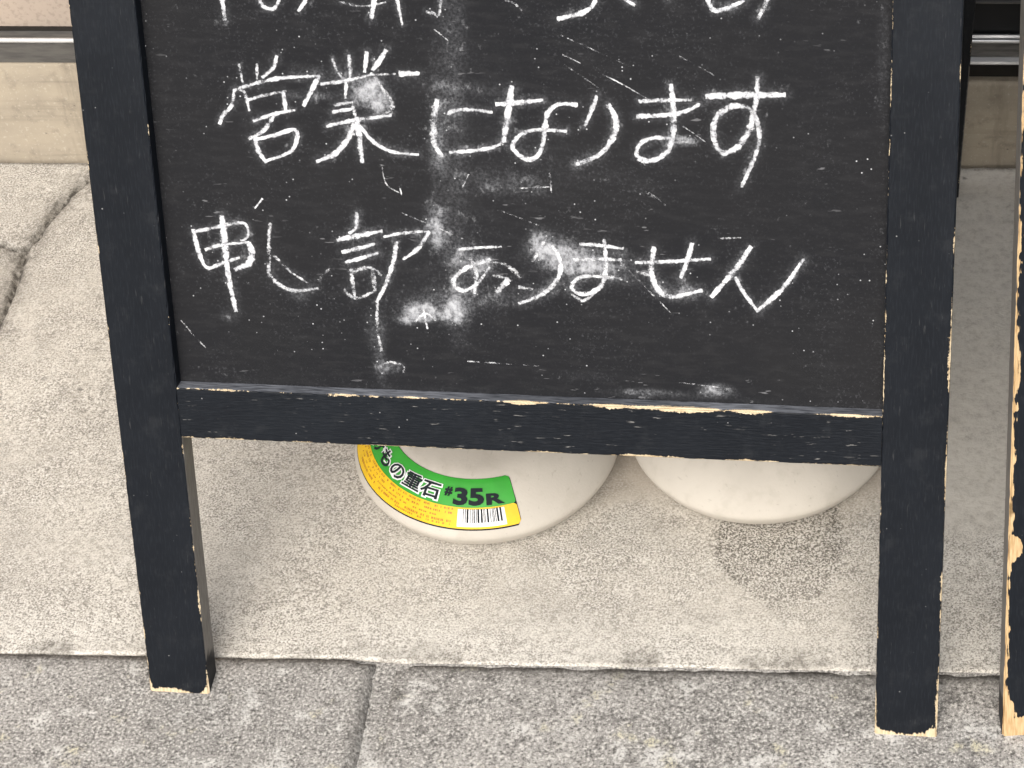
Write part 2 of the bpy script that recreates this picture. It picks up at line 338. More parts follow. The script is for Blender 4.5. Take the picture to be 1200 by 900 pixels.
# wet-dark line at the kerb seam, and dirt caught under the step
seamd = np.exp(-(Y / .016) ** 2) * sstep(.46, .68, vnoise(X, Y, 24, 41)) * .75
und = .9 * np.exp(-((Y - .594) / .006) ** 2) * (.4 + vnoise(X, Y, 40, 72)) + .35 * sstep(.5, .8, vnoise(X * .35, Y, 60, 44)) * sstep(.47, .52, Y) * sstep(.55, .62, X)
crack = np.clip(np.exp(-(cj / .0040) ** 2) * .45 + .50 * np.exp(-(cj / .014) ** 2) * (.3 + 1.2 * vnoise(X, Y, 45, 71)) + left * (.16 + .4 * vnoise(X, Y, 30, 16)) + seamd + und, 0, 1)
for nm, a in (('rough', rough), ('crust_fill_light', np.clip(crust_fill_light, 0, 1)), ('brown', np.clip(brown, 0, 1)), ('stain', stain), ('crack', crack), ('cdist', np.minimum(cd + .0012 * (vnoise(X, Y, 60, 9) - .2), .05))): fattr(me, nm, a)
pav = struct(link('pavement', me, MT['apron']))

kerb = struct(link('kerb', box(-6, 6.4, -.31, .03, -.16, -.0068), MT['granite']))      # bedding the blocks sit in
def granite_block(x0, x1, y0, y1, top, seed):
    """hewn block: rounded corners and edges, slightly uneven top"""
    st = .006; n = max(8, min(220, int((x1 - x0) / st))); m = int((y1 - y0) / st)
    xs = np.linspace(x0, x1, n); ys = np.linspace(y0, y1, m); v, f, X, Y = grid(xs, ys)
    ex = np.minimum(X - x0, x1 - X); ey = np.minimum(Y - y0, y1 - Y)
    wob = .5 + vnoise(X, Y, 40, seed); R = (.0014 + .0060 * sstep(.0, .02, y1 - Y)) * wob
    e = np.minimum(ex, ey); cor = np.clip(.018 - np.hypot(np.clip(.018 - ex, 0, 1), np.clip(.018 - ey, 0, 1)), -.01, .018)
    e = np.minimum(e, cor)
    Z = top + .0025 * (vnoise(X, Y, 9, seed + 2) - .5) * sstep(0, .08, y1 - Y) + .0012 * (vnoise(X, Y, 70, seed + 3) - .5) - np.where(e < R, (R - np.sqrt(np.clip(R * R - (R - np.clip(e, 0, 1)) ** 2, 0, 1))), 0) - np.where(e < 0, .004, 0)
    v = np.stack([X.ravel(), Y.ravel(), Z.ravel()], 1)
    # skirt
    i = np.arange(n * m).reshape(m, n); ring = np.concatenate([i[0, :], i[1:, -1], i[-1, -2::-1], i[-2:0:-1, 0]])
    sk = v[ring].copy(); sk[:, 2] = top - .13; b = len(v); v = np.vstack([v, sk]); k = len(ring); a = np.arange(k); nx = (a + 1) % k
    f = np.vstack([f, np.stack([ring[a], b + a, b + nx, ring[nx]], 1)])
    me = gridmesh('granite_block', v, f)
    d = np.concatenate([np.exp(-(np.clip(e, 0, 1).ravel() / .008) ** 2) * .85 * (vnoise(X, Y, 30, seed + 5).ravel() * .9 + .25) + (.40 * np.exp(-((y1 - Y) / .028) ** 2) * sstep(.35, .75, vnoise(X, Y, 16, seed + 8))).ravel(), np.full(k, .8)])  # edge dirt, plus a patchy band of painted shade just below the pavement seam
    fattr(me, 'dirt_shade', np.clip(d, 0, 1))
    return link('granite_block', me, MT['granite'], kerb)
RIGHT_TOP = -.0055
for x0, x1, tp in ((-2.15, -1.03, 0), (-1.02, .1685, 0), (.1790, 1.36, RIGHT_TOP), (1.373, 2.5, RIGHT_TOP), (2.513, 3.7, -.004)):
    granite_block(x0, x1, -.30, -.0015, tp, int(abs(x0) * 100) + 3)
road = struct(link('road', mesh('road', [(-30, -30, -.15), (30, -30, -.15), (30, 3, -.15), (-30, 3, -.15)], [(0, 1, 2, 3)]), MT['asphalt']))

# ------------------------------------------------------------------ shop front behind the sign
def profile_x(name, prof, x0, x1, mat, parent=None, nseg=1, smooth=False):
    """closed (y,z) profile pulled along x"""
    n = len(prof); xs = np.linspace(x0, x1, nseg + 1); v = [(x, y, z) for x in xs for y, z in prof]; f = []
    for s in range(nseg):
        for i in range(n): j = (i + 1) % n; f.append((s * n + i, s * n + j, (s + 1) * n + j, (s + 1) * n + i))
    f.append(tuple(range(n))[::-1]); f.append(tuple(nseg * n + i for i in range(n)))
    me = mesh(name, v, f); bm = bmesh.new(); bm.from_mesh(me); bmesh.ops.recalc_face_normals(bm, faces=bm.faces); bm.to_mesh(me); bm.free()
    return link(name, me, mat, parent)
def bead(y, z, r, k=10): return [(y + r * math.cos(2 * math.pi * i / k), z + r * math.sin(2 * math.pi * i / k)) for i in range(k)]
XM = .22                                                 # where the two halves of the front meet
def step_mesh(x0, x1, top):
    n = max(6, int((x1 - x0) / .01)); xs = np.linspace(x0, x1, n); t = np.linspace(0, 1, 26)
    # up the face then over the top, edge softly worn
    r = .004; path = [(YS, -.02 + (top - r + .02) * k) for k in np.linspace(0, 1, 16)] + [(YS + r - r * math.cos(a), top - r + r * math.sin(a)) for a in np.linspace(.3, math.pi / 2, 5)] + [(YS + .03, top), (YS + .4, top)]
    v, f, A, B = grid(xs, np.arange(len(path)))
    P = np.array(path)[B.astype(int)]
    w = .0016 * (vnoise(A, P[..., 1], 30, 77) - .5) + .002 * (vnoise(A, P[..., 1], 5, 78) - .5)
    v = np.stack([A.ravel(), (P[..., 0] + w).ravel(), P[..., 1].ravel()], 1); return gridmesh('step', v, f)
st = struct(link('step', step_mesh(-3, XM, .1135), MT['step']))
link('step_edge', step_mesh(XM + .001, 3.2, .0945), MT['step'], st)

sl = empty('door_sill', (-.5, YS + .01, .1135))
def at_parent(o, e): o.location = -Vector(e.location); return o
at_parent(profile_x('sill_face', [(YS - .001, .1142), (YS - .001, .1355), (YS + .012, .1355), (YS + .012, .1142)], -3, XM, MT['alu_dark'], sl), sl)
at_parent(profile_x('sill_rail', bead(YS + .0015, .1375, .0026), -3, XM, MT['alu'], sl), sl)
at_parent(profile_x('sill_ledge', [(YS + .0035, .1355), (YS + .0035, .1376), (YS + .013, .1395), (YS + .013, .1355)], -3, XM, MT['alu_dark'], sl), sl)
at_parent(profile_x('sill_gap_shade', [(YS + .0132, .1355), (YS + .0132, .1425), (YS + .016, .1425), (YS + .016, .1355)], -3, XM, MT['gap_shade'], sl), sl)  # dark strip added to draw the shadow gap under the wall
tag(sl, 'dull metal sill with one bright rail under the pinkish wall', 'sill')
wa = empty('wall_panel', (-.5, YS + .03, .1135))
at_parent(link('panel_face', box(-3, XM, YS + .0165, YS + .09, .125, 2.3, .003), MT['wall'], wa), wa)
tag(wa, 'pinkish beige rendered wall above the single rail sill', 'wall')

sr = empty('door_track', (1.2, YS + .01, .0945))
x0, x1 = XM + .001, 3.2
at_parent(profile_x('gap_shade', [(YS + .009, .0948), (YS + .009, .1165), (YS + .03, .1165), (YS + .03, .0948)], x0, x1, MT['gap_shade'], sr), sr)  # near-black strip painting the shadow of the recess below the rails
at_parent(profile_x('lower_rail', [(YS - .003, .1172), (YS - .0045, .1190), (YS - .0035, .1212), (YS + .001, .1225), (YS + .03, .1225), (YS + .03, .1172)], x0, x1, MT['alu'], sr), sr)
at_parent(profile_x('channel', [(YS + .002, .1228), (YS + .0035, .1372), (YS + .03, .1372), (YS + .03, .1228)], x0, x1, MT['alu_dark'], sr), sr)
at_parent(profile_x('middle_rail', bead(YS + .003, .1390, .0017), x0, x1, MT['alu'], sr), sr)
at_parent(profile_x('upper_rail', [(YS + .0050, .1375), (YS + .0052, .1412), (YS + .0068, .1428), (YS + .0095, .1422), (YS + .0105, .1375)], x0, x1, MT['alu'], sr), sr)
tag(sr, 'silver double rail door track under the black door', 'door track')
dr = empty('shop_door', (1.2, YS + .03, .14))
at_parent(link('bottom_rail', box(x0, x1, YS + .0125, YS + .045, .1378, .30, .002), MT['doorblk'], dr), dr)
at_parent(profile_x('trim_strip', [(YS + .0095, .1752), (YS + .0095, .1768), (YS + .013, .1768), (YS + .013, .1752)], x0 + .02, x1, MT['alu_dark'], dr), dr)
for sx in (x0, x1 - .06): at_parent(link('door_stile', box(sx, sx + .06, YS + .0125, YS + .045, .3005, 2.3, .002), MT['doorblk'], dr), dr)
at_parent(link('door_panel', box(x0 + .0605, x1 - .0605, YS + .022, YS + .034, .3005, 2.3), MT['doorblk'], dr), dr)
tag(dr, 'black shop door standing on the silver double rail track', 'door')

# ------------------------------------------------------------------ A-frame signs
TI = 0.327635; TH = .022; HS = .90; WID = .60
def nz(x, s, k=0.0): return mnoise.noise(Vector((x * s, k * 3.7 + .5, k * 1.3)))
def bar(name, w, t0, t1, vertical, reach, seed, end0=None, cut=None, bare_side=(), dustf=None, chip=.0009, dep=TH, step=.004, bare_to=.222):
    """a wooden bar w wide and dep deep, its long axis from t0 to t1. Local axes (u, depth, v).
    reach(corner, t) = how far (m) the paint is chipped from that long edge."""
    c = .0012
    fr = [0, .0011, .0024, .0045, .009]
    side_u = sorted(set([a for a in fr] + [w - a for a in fr] + [w / 2]))
    side_d = sorted(set([0, .0011, .0026, .006] + [dep - a for a in (0, .0011, .0026, .006)] + [dep / 2]))
    sec = []                                    # (u, d, nearest corner, dist, face)
    def crn(u, d): return (0 if u < w / 2 else 1) + (0 if d < dep / 2 else 2)
    for u in side_u: sec.append((u, 0, crn(u, 0), min(u, w - u), 'f'))
    for d in side_d[1:]: sec.append((w, d, crn(w, d), min(d, dep - d), 'r'))
    for u in side_u[::-1][1:]: sec.append((u, dep, crn(u, dep), min(u, w - u), 'b'))
    for d in side_d[::-1][1:-1]: sec.append((0, d, crn(0, d), min(d, dep - d), 'l'))
    n = len(sec); m = max(4, int((t1 - t0) / step)); ts = np.linspace(t0, t1, m + 1)
    V = []; WR = []; BA = []; DU = []
    for it, t in enumerate(ts):
        for (u, d, k, ds, fc) in sec:
            rc = reach(k, t) + .0011 * nz(t, 160, seed + k) + .0019 * nz(t, 38, seed + k + 50) - .0003
            if end0 is not None: rc_e = end0 * (.7 + 2.0 * nz(u + d, 170, seed + 9) + 3.0 * max(0, nz(u + d, 420, seed + 11))); wr2 = (rc_e - (t - t0)) / .0016
            else: wr2 = -9
            wr = max((rc - ds) / .0013, wr2)
            if fc in bare_side: wr = min(wr, (.0012 - ds) / .0008)
            cx = (1 if u < w / 2 else -1); cd = (1 if d < dep / 2 else -1)
            ins = max(0, (c - ds)) / c
            loss = (.00035 + max(0, rc) * .22 + chip * max(0, nz(t, 210, seed + k + 20))) * ins
            uu = u + (cx * loss if (u < c or u > w - c) else 0); dd = d + (cd * loss if (d < c or d > dep - c) else 0)
            tt = t
            if cut is not None and it < 8: tt = t + (d * cut) * (1 - it / 8)
            V.append((uu, dd, tt) if vertical else (tt, dd, uu))
            WR.append(wr); BA.append(1.0 if (fc in bare_side and t0 + .030 + .006 * nz(d, 300, seed) < t < bare_to) else 0.0)
            DU.append(dustf(u, d, t, fc) if dustf else 0.0)
    F = []
    for s in range(m):
        for i in range(n):
            j = (i + 1) % n; q = (s * n + i, s * n + j, (s + 1) * n + j, (s + 1) * n + i); F.append(q if vertical else q[::-1])
    e0 = tuple(range(n)); e1 = tuple(m * n + i for i in range(n)); F.append(e0[::-1] if vertical else e0); F.append(e1 if vertical else e1[::-1])
    me = mesh(name, V, F)
    fattr(me, 'wear', WR); fattr(me, 'bare', BA); fattr(me, 'dust', DU); fattr(me, 'vert', [1.0 if vertical else 0.0] * len(V))
    return me

def tri(t, pts):                                # piecewise reach in mm along the bar
    return np.interp(t, [a for a, b in pts], [b for a, b in pts]) / 1000

def face_parts(sign, loc, rx, flip, wear, pm, dv_right, seed, board_me, tag_face):
    """one leaning face of the sign: stiles, rails, board. flip=-1 mirrors the depth for the rear face"""
    parts = []
    W1, W2 = .0463, .0465
    cut = math.tan(TI)
    def put(name, me, x, z, parent=sign):
        if wear:
            for vtx in me.vertices: vtx.co.x += .032 * (vtx.co.z + z)
        if flip < 0:
            for vtx in me.vertices: vtx.co.x += .028 * (vtx.co.z + z) if wear == 0 else 0
            for vtx in me.vertices: vtx.co.y = -vtx.co.y
            me.flip_normals()
        o = link(name, me, pm, parent); o.location = Vector(loc) + Matrix.Rotation(rx, 3, 'X') @ Vector((x, 0, z)); o.rotation_euler = (rx, 0, 0); parts.append(o); return o
    if wear == 0:
        rl = lambda k, t: tri(t, [(0, 1.8), (.03, .1), (.1, -.3), (.2, -.5), (.3, -1), (.9, -1.6)]) if k == 1 else (tri(t, [(0, 2.4), (.02, .5), (.15, -.3), (.9, -1.5)]) if k == 0 else -.001)
        rr = lambda k, t: (tri(t, [(0, 2.6), (.02, 1.0), (.06, .35), (.15, .7), (.3, .7), (.34, 1.1), (.37, .6), (.42, -.5), (.9, -1)]) if k == 1 else tri(t, [(0, 1.6), (.03, .4), (.12, .35), (.22, 0), (.3, -.1), (.35, 1.0), (.38, .1), (.45, .1), (.9, -.8)]) if k == 0 else -.001)
    else:
        def rl(k, t): return (tri(t, [(0, 11), (.025, 8), (.035, 2.5), (.09, 2.2), (.15, 3), (.155, 10), (.165, 9), (.172, 2.2), (.2, 2.5), (.3, 3.0), (.36, 1.6), (.5, 1.4), (.9, 1)]) + .004 * max(0, nz(t, 60, seed + 3)) + .0025 * nz(t, 190, seed + 4) if k == 0 else (tri(t, [(0, 9), (.03, 3), (.2, 2.2), (.9, 1.4)]) + .002 * nz(t, 30, 2) if k == 1 else .0005))
        rr = rl
    lo = put('stile', bar('stile', W1, 0, HS, True, rl, seed, .0026 if not wear else .010, cut, ('r', 'l'), bare_to=.222 if not wear else 2), 0, 0)
    ro = put('stile', bar('stile', W2, dv_right, HS, True, rr, seed + 40, .0026 if not wear else .010, cut, ('l', 'r')), WID - W2, 0)
    # bottom rail, racked very slightly like the real one
    L = WID - W1 - W2
    if wear == 0:
        rb = lambda k, t: (tri(t, [(0, -.2), (.10, .1), (.16, .5), (.20, .9), (.24, 1.1), (.28, 1.6), (.33, 2.3), (.36, 2.5), (.40, 2.0), (.43, 1.1), (.45, -.2), (.47, .4), (.50, .7)]) if k == 1 else tri(t, [(0, .5), (.12, .6), (.16, 1.6), (.20, .3), (.30, .8), (.345, 2.2), (.37, 1.3), (.43, 1.7), (.445, .2), (.5, .2)]) if k == 0 else 0.0)
    else: rb = lambda k, t: .003 + .002 * nz(t, 40, 8)
    if wear and flip < 0: return None, parts            # second sign's rear board left out to let light onto the strip
    def dst(u, d, t, fc): return (.55 + .35 * nz(t, 18, 4)) * (1 if fc == 'r' else 0) * (1 if d < .0125 else .3)
    rail = put('bottom_rail', bar('bottom_rail', .0405, 0, L, False, rb, seed + 80, None, None, (), dst if wear == 0 else None, .0012), W1, .2195)
    rail.rotation_euler = (rx, 0, 0)
    put('top_rail', bar('top_rail', .045, 0, L, False, lambda k, t: -.0005, seed + 90), W1, HS - .045)
    bo = put('chalkboard', board_me, 0, 0); bo.data.materials.clear(); bo.data.materials.append(MT['board'])
    return bo, parts

BD = .011                                        # depth of the board behind the frame's face
def board_mesh(dust):
    us = np.linspace(.0415, WID - .0415, 236); vs = np.linspace(.252, HS - .042, 280)
    v, f, U, V = grid(us, vs); co = np.stack([U.ravel(), np.full(U.size, BD), V.ravel()], 1); b = len(co)
    back = np.array([(us[0], BD + .006, vs[0]), (us[-1], BD + .006, vs[0]), (us[-1], BD + .006, vs[-1]), (us[0], BD + .006, vs[-1])]); co = np.vstack([co, back])
    f = np.vstack([f, [(b + 3, b + 2, b + 1, b)]])
    me = gridmesh('chalkboard', co, f)
    d = np.zeros_like(U)
    if dust:
        wob = .6 + .8 * vnoise(U, V, 70, 50)
        for (x, y, rx, ry, s) in DUST:
            d += s * wob * np.exp(-(((U * 1000 - x) / rx) ** 2 + ((V * 1000 - y) / ry) ** 2) ** 1.4)
    d = d * (.45 + .9 * vnoise(U, V, 120, 55, 3))
    if dust:
        for row in ROWS:
            for chs in row:
                for (w, k_, pts) in chs: d = np.maximum(d, .26 * k_ * np.exp(-(pdist(U * 1000, V * 1000, pts) / (2.2 + w)) ** 2) * (.3 + vnoise(U, V, 60, 65)))
        for (ax, ay, bx, by, wd, st) in ((262, 560, 252, 300, 9, .16), (240, 330, 330, 345, 8, .14), (330, 365, 420, 345, 10, .16), (150, 500, 300, 488, 6, .12), (300, 450, 395, 420, 9, .10)):
            d += st * np.exp(-(pdist(U * 1000, V * 1000, [(ax, ay), (bx, by)]) / wd) ** 2) * (.25 + vnoise(U * .5, V, 40, 66))
    d = np.minimum(d, .6)
    d += .004 + .02 * vnoise(U, V, 9, 60)
    d += .10 * np.exp(-((V - .2605) / .006) ** 2) * vnoise(U, V, 30, 61)
    d += .05 * np.exp(-((WID - .0465 - U) / .012) ** 2)
    fattr(me, 'dust', np.append(np.clip(d, 0, 1).ravel(), [0] * 4)); return me

# chalk strokes by row and character: width mm, strength, points (mm on the board)
ROWS=[[[(2.96, 1, [(103.1, 560.1), (103, 551.2), (103.5, 534.2)])],
  [(2.41, 1, [(128.6, 553.7), (129, 547.5), (131.8, 543.5), (137.3, 542.4), (141.2, 547), (143.2, 554.1)])],
  [(2.22, 0.9, [(161.8, 552.9), (159.7, 548.4), (154.8, 541.6)])],
  [(1.48, 0.6, [(183.3, 549), (193.6, 546.6), (203.2, 546.6), (214.7, 549.4)]), (3.15, 1, [(208.5, 561.3), (207, 550.6), (204.4, 538)]), (2.04, 0.9, [(219.3, 561.6), (222.7, 551), (225.1, 534.1)])],
  [(1.62, 0.8, [(242.2, 543.8), (246.9, 541.9), (250.3, 541.1), (252.4, 551.9), (253, 558.5)])],
  [(1.39, 0.3, [(295.7, 553.1), (301, 551.4), (306.2, 546.7), (307.1, 541.2)])],
  [(2.78, 1, [(330.8, 541.2), (346, 545.2), (354.8, 551.4), (357.1, 560.3)])],
  [(2.31, 0.9, [(372.1, 561.8), (377.3, 555.4), (382.6, 552)])],
  [(2.08, 0.8, [(402, 562.6), (405.1, 556.6)])],
  [(3.01, 1, [(430.7, 563.4), (432.1, 554.7), (435.9, 550), (443.4, 551.1), (455.5, 557.5)])],
  [(3.01, 0.8, [(473, 566.8), (470.3, 556.9), (464.8, 545.1)])]], [[(1.67, 0.7, [(110.6, 502.7), (112, 490.3), (113.5, 486.6)]), (1.67, 0.6, [(123.1, 503.4), (122.1, 491.1)]), (2.41, 0.95, [(137.3, 509.3), (134.3, 501.2), (126.2, 493.7)]), (2.22, 0.95, [(93.2, 459.3), (96.7, 466.3), (103, 473), (105.8, 484.5)]), (2.22, 1, [(105.8, 484.2), (124.2, 490.3), (142.2, 494), (165.8, 496)]), (2.96, 1, [(165.4, 496), (159.7, 485.9), (153.1, 474.2)]), (2.04, 0.75, [(109.5, 485.2), (113, 480.7), (114.9, 469.3)]), (1.85, 0.7, [(115.6, 477.5), (128.8, 481.6), (141.8, 484.6)]), (2.59, 0.9, [(139.7, 484.3), (140.3, 469.6)]), (2.22, 1, [(117.3, 461.9), (131.2, 467.4), (146.6, 470.7)]), (2.41, 0.9, [(132, 466.5), (123.9, 455.4), (113.1, 448.7)]), (2.96, 1, [(117.1, 449.2), (119, 439.9), (123.2, 432.1)]), (2.41, 1, [(117, 448.3), (131.8, 452.5), (144.3, 456.7), (147.4, 453.6), (143.6, 443), (135.9, 437.6), (123.3, 433)])],
  [(1.67, 0.8, [(175.5, 508.3), (178.1, 500.2), (181, 495.4)]), (2.41, 0.85, [(187.2, 511.4), (187, 495)]), (2.59, 0.9, [(199.5, 513.9), (197.2, 499.9)]), (2.78, 1, [(213, 515.8), (207.7, 507.8), (202.9, 501.5)]), (2.04, 0.9, [(166.4, 490.3), (182.9, 493), (200.9, 497.8)]), (1.67, 0.45, [(200.9, 497.8), (218.6, 499.1)]), (2.96, 1, [(221.3, 499.2), (234.5, 500.1)]), (1.85, 0.85, [(183.8, 492.5), (182.6, 480.7)]), (2.04, 0.85, [(174.6, 475.3), (187.6, 477.9)]), (2.22, 0.9, [(172.8, 470.2), (188, 473.1)]), (2.59, 1, [(168.5, 459.9), (184.5, 464.1), (213.6, 469.2)]), (2.22, 0.7, [(186.8, 477.5), (189, 464.6)]), (3.33, 1, [(189.6, 466.5), (190.3, 455.4), (191.1, 434.4)]), (3.15, 1, [(187.2, 461.8), (181.8, 450.4), (172.1, 439.8), (159.4, 433.7)]), (2.22, 1, [(191.1, 461.4), (199.6, 450.1), (211.7, 443), (230.8, 441.2)]), (2.22, 0.8, [(201.4, 499.1), (205.1, 494.6), (209.4, 487.4)]), (2.59, 0.6, [(209.4, 487.4), (215.1, 476.6), (207.9, 469)]), (1.48, 0.6, [(190.6, 462.8), (186.7, 454.3)])],
  [(3.7, 0.85, [(246, 481.3), (242.8, 465.5), (242.8, 449.2), (247.6, 440)]), (2.31, 0.9, [(253.2, 470.9), (256.5, 473.8), (268.2, 475.1), (283.6, 473.7)]), (2.31, 0.95, [(252.7, 443.7), (270.1, 445.5), (282.4, 448.2), (290.8, 452.7)])],
  [(3.01, 1, [(286.7, 479.6), (302.5, 481.2), (318.4, 483.6)]), (3.94, 1, [(297.7, 492.5), (294.6, 474.1), (290.6, 453.1)]), (2.78, 0.95, [(341.9, 481.1), (329.9, 481), (322, 475), (319.4, 463.4), (317.2, 450.6), (312.5, 442.2), (305.4, 440.6), (296.8, 448.2), (301.1, 457), (312.8, 462), (334.1, 461.6)])],
  [(2.55, 1, [(355.7, 488), (351.7, 477.1), (347, 466.1)]), (3.24, 1, [(363.4, 482), (368.3, 470.7), (365.8, 458), (356.3, 445.6), (340.7, 438.1)])],
  [(2.55, 0.95, [(384.3, 484.8), (400.8, 486.2), (419.5, 486.8)]), (2.78, 1, [(382.8, 474), (405, 475.8), (417, 479.2), (425.1, 484)]), (3.24, 0.95, [(406.2, 497.1), (407.7, 477.8), (406.6, 459.3), (401.4, 447.6), (391.4, 442.1), (382.7, 444.6), (383.3, 452.8), (391.7, 458.4), (406.6, 458.9)]), (2.78, 0.35, [(406.9, 455.9), (422.3, 459.4)])],
  [(3.94, 1.1, [(430.1, 489.9), (457.1, 491.6), (482.5, 492.4)]), (3.24, 0.85, [(464.9, 504.5), (463.1, 486.4), (459.3, 468), (451.6, 455.1), (441.8, 449.7), (436.4, 454.6), (434.5, 467.2), (438, 476.5), (448, 483.6), (459.3, 481.7), (464.9, 470.5), (465.3, 456.7), (460.3, 441.5), (453.8, 425.6)])]], [[(2.93, 1, [(67.1, 379.3), (68.4, 367), (71.8, 353.6), (75.9, 349.6)]), (2.35, 0.95, [(67.9, 377.9), (83.8, 381.9), (100.6, 386), (105.8, 383.4), (105.5, 375.6), (100.7, 372.3)]), (2.15, 0.85, [(74.4, 364.5), (86.5, 368.7), (106.1, 371.1)]), (3.91, 1, [(106, 370.4), (107.7, 363.3), (104.3, 354.9), (94.5, 350.4)]), (2.35, 0.9, [(76, 350.1), (87.2, 355.3), (98.2, 359.2)]), (3.52, 1, [(88.4, 390.3), (88.6, 370.8), (89.1, 343.9), (92, 317.8)])],
  [(2.35, 0.5, [(122.8, 386.4), (120.8, 376.1), (119.7, 353.4)]), (2.54, 0.75, [(119.1, 355.5), (119.1, 346.1), (128.5, 337.5), (138.1, 335.4), (152.9, 337.7)]), (1.76, 0.6, [(122.8, 362.2), (133.5, 350.8), (145.4, 341.9)]), (1.76, 0.4, [(153.4, 344.3), (162.7, 353.4)])],
  [(2.35, 1, [(185, 396.5), (183.5, 385.6), (178.5, 380.8)]), (2.93, 1, [(169.7, 375.5), (185.8, 379.6), (201.7, 383.3)]), (2.54, 1, [(172.5, 366.4), (185.1, 369.9), (195.9, 373.6)]), (2.35, 1, [(174.3, 358.4), (186.5, 362.6), (198, 366.7)]), (2.54, 0.7, [(177.8, 353.6), (178.3, 343.2), (179.1, 331.8)]), (2.15, 0.7, [(177.7, 351.5), (191.8, 355.2), (199.2, 349.3)]), (2.74, 0.7, [(193.3, 354.2), (193.8, 337.6)]), (2.15, 0.6, [(171.3, 337.8), (179.6, 331.2), (193.6, 337.2)]), (2.74, 0.95, [(211.6, 375.5), (208.6, 361), (202.7, 344.2), (194.6, 328.9)]), (1.95, 0.5, [(194.9, 327.2), (193.7, 308.2), (195.9, 290.9)]), (1.95, 0.9, [(203, 379.2), (214.6, 382.1), (234.8, 384.5)]), (2.74, 0.9, [(235.2, 384.1), (226.4, 370.9), (215.8, 362.9)]), (1.56, 0.45, [(193.7, 278), (200.8, 282), (210.5, 279.6), (210.5, 273.8)])],
  [(1.98, 0.85, [(255.6, 371.5), (269, 373.3), (285.4, 374.7)]), (2.47, 0.75, [(263.3, 365.4), (267.1, 353.8), (264.9, 338.6)]), (2.72, 0.85, [(277, 364.6), (261, 358.3), (251.4, 350.1), (251.5, 343.3), (258.2, 340.4), (267.7, 346.5), (276.7, 358.9)]), (3.46, 0.8, [(289.7, 350), (281.2, 340)]), (2.72, 0.5, [(273.4, 363.9), (288.9, 360.4), (298.9, 351.9)]), (1.98, 0.5, [(289.7, 350.8), (277.7, 352.9)])],
  [(2.22, 0.6, [(317.9, 384.7), (313.5, 375), (307.6, 364.5)]), (2.96, 0.95, [(321.9, 376.6), (326.8, 365.2), (324.7, 352.2), (313.5, 340), (296.7, 332)]), (2.22, 0.6, [(296.7, 344.5), (306.3, 342.8)])],
  [(2.47, 0.95, [(340.7, 378.6), (355.5, 378.4), (370.9, 376.4)]), (2.47, 0.8, [(336, 366.9), (352.8, 368), (369.6, 368.1)]), (2.72, 0.9, [(358, 382.6), (358.7, 362.6), (355.2, 348.2), (344.4, 341.2), (335.3, 343.5), (336, 350), (345.3, 354.8), (369.7, 353.7)]), (1.98, 0.7, [(334, 340.3), (342.3, 335.9), (353.4, 344.7)])],
  [(2.47, 1, [(379.5, 366.2), (405.3, 368.2), (432, 371.1)]), (3.21, 1, [(392.6, 378.3), (390.9, 358.6), (395.5, 345.8), (405, 341.5), (425.6, 347)]), (2.72, 0.95, [(419.3, 382.4), (416.1, 369.9), (411.1, 356.3)]), (1.73, 0.5, [(380.1, 359.5), (392, 356.6)])],
  [(3.46, 1, [(460, 381.1), (449.3, 364), (432.5, 342.6)]), (2.47, 1, [(448.8, 357.8), (456.4, 344.4), (464.7, 332.5)]), (2.72, 1, [(464.7, 333), (482.5, 351.4), (496.6, 373.5)])]]]
MARKS=[(1.11, 0.6, [(246.8, 531.2), (255.9, 523.7)]), (1.11, 0.45, [(204.3, 433.4), (207.4, 418.3), (216.9, 412.0)]), (1.11, 0.6, [(216.5, 415.8), (217.3, 411.1)]), (0.93, 0.4, [(260.7, 419.3), (265.3, 427.9)]), (1.48, 0.5, [(242.3, 544.5), (250.8, 541.5)]), (0.93, 0.6, [(333.2, 516.2), (345.4, 510.5)]), (0.93, 0.6, [(356.7, 504.6), (372.8, 496.7), (390.0, 486.8)]), (0.93, 0.5, [(412.6, 468.8), (428.8, 457.3)]), (0.93, 0.25, [(332.6, 529.7), (379.6, 508.7)]), (0.93, 0.3, [(412.1, 517.5), (435.6, 504.7)]), (1.16, 0.4, [(300.1, 419.0), (323.5, 420.8)]), (1.62, 0.45, [(321.6, 430.8), (322.3, 416.7)]), (1.16, 0.35, [(260.3, 418.1), (264.8, 427.7)]), (0.93, 0.3, [(334.1, 509.5), (361.8, 490.0)]), (0.93, 0.5, [(389.9, 419.1), (398.6, 412.4)]), (1.56, 0.9, [(118.5, 404.6), (112.6, 397.3)]), (1.95, 0.8, [(221.3, 314.6), (229.4, 321.3), (235.9, 316.3)]), (1.76, 0.8, [(227.7, 324.4), (229.8, 309.7)]), (1.17, 0.3, [(51.4, 308.7), (60.1, 296.3), (67.2, 288.1)]), (0.98, 0.35, [(215.6, 398.0), (264.0, 377.4)]), (1.23, 0.4, [(437.5, 386.6), (452.9, 387.7)]), (1.23, 0.3, [(367.2, 368.1), (404.8, 327.9)]), (1.23, 0.3, [(387.2, 419.7), (401.2, 410.1)]), (0.99, 0.25, [(282.3, 403.3), (312.9, 391.7)]), (0.99, 0.35, [(257.5, 285.1), (309.0, 283.5)]), (0.99, 0.3, [(408.9, 275.0), (447.8, 271.3)])]
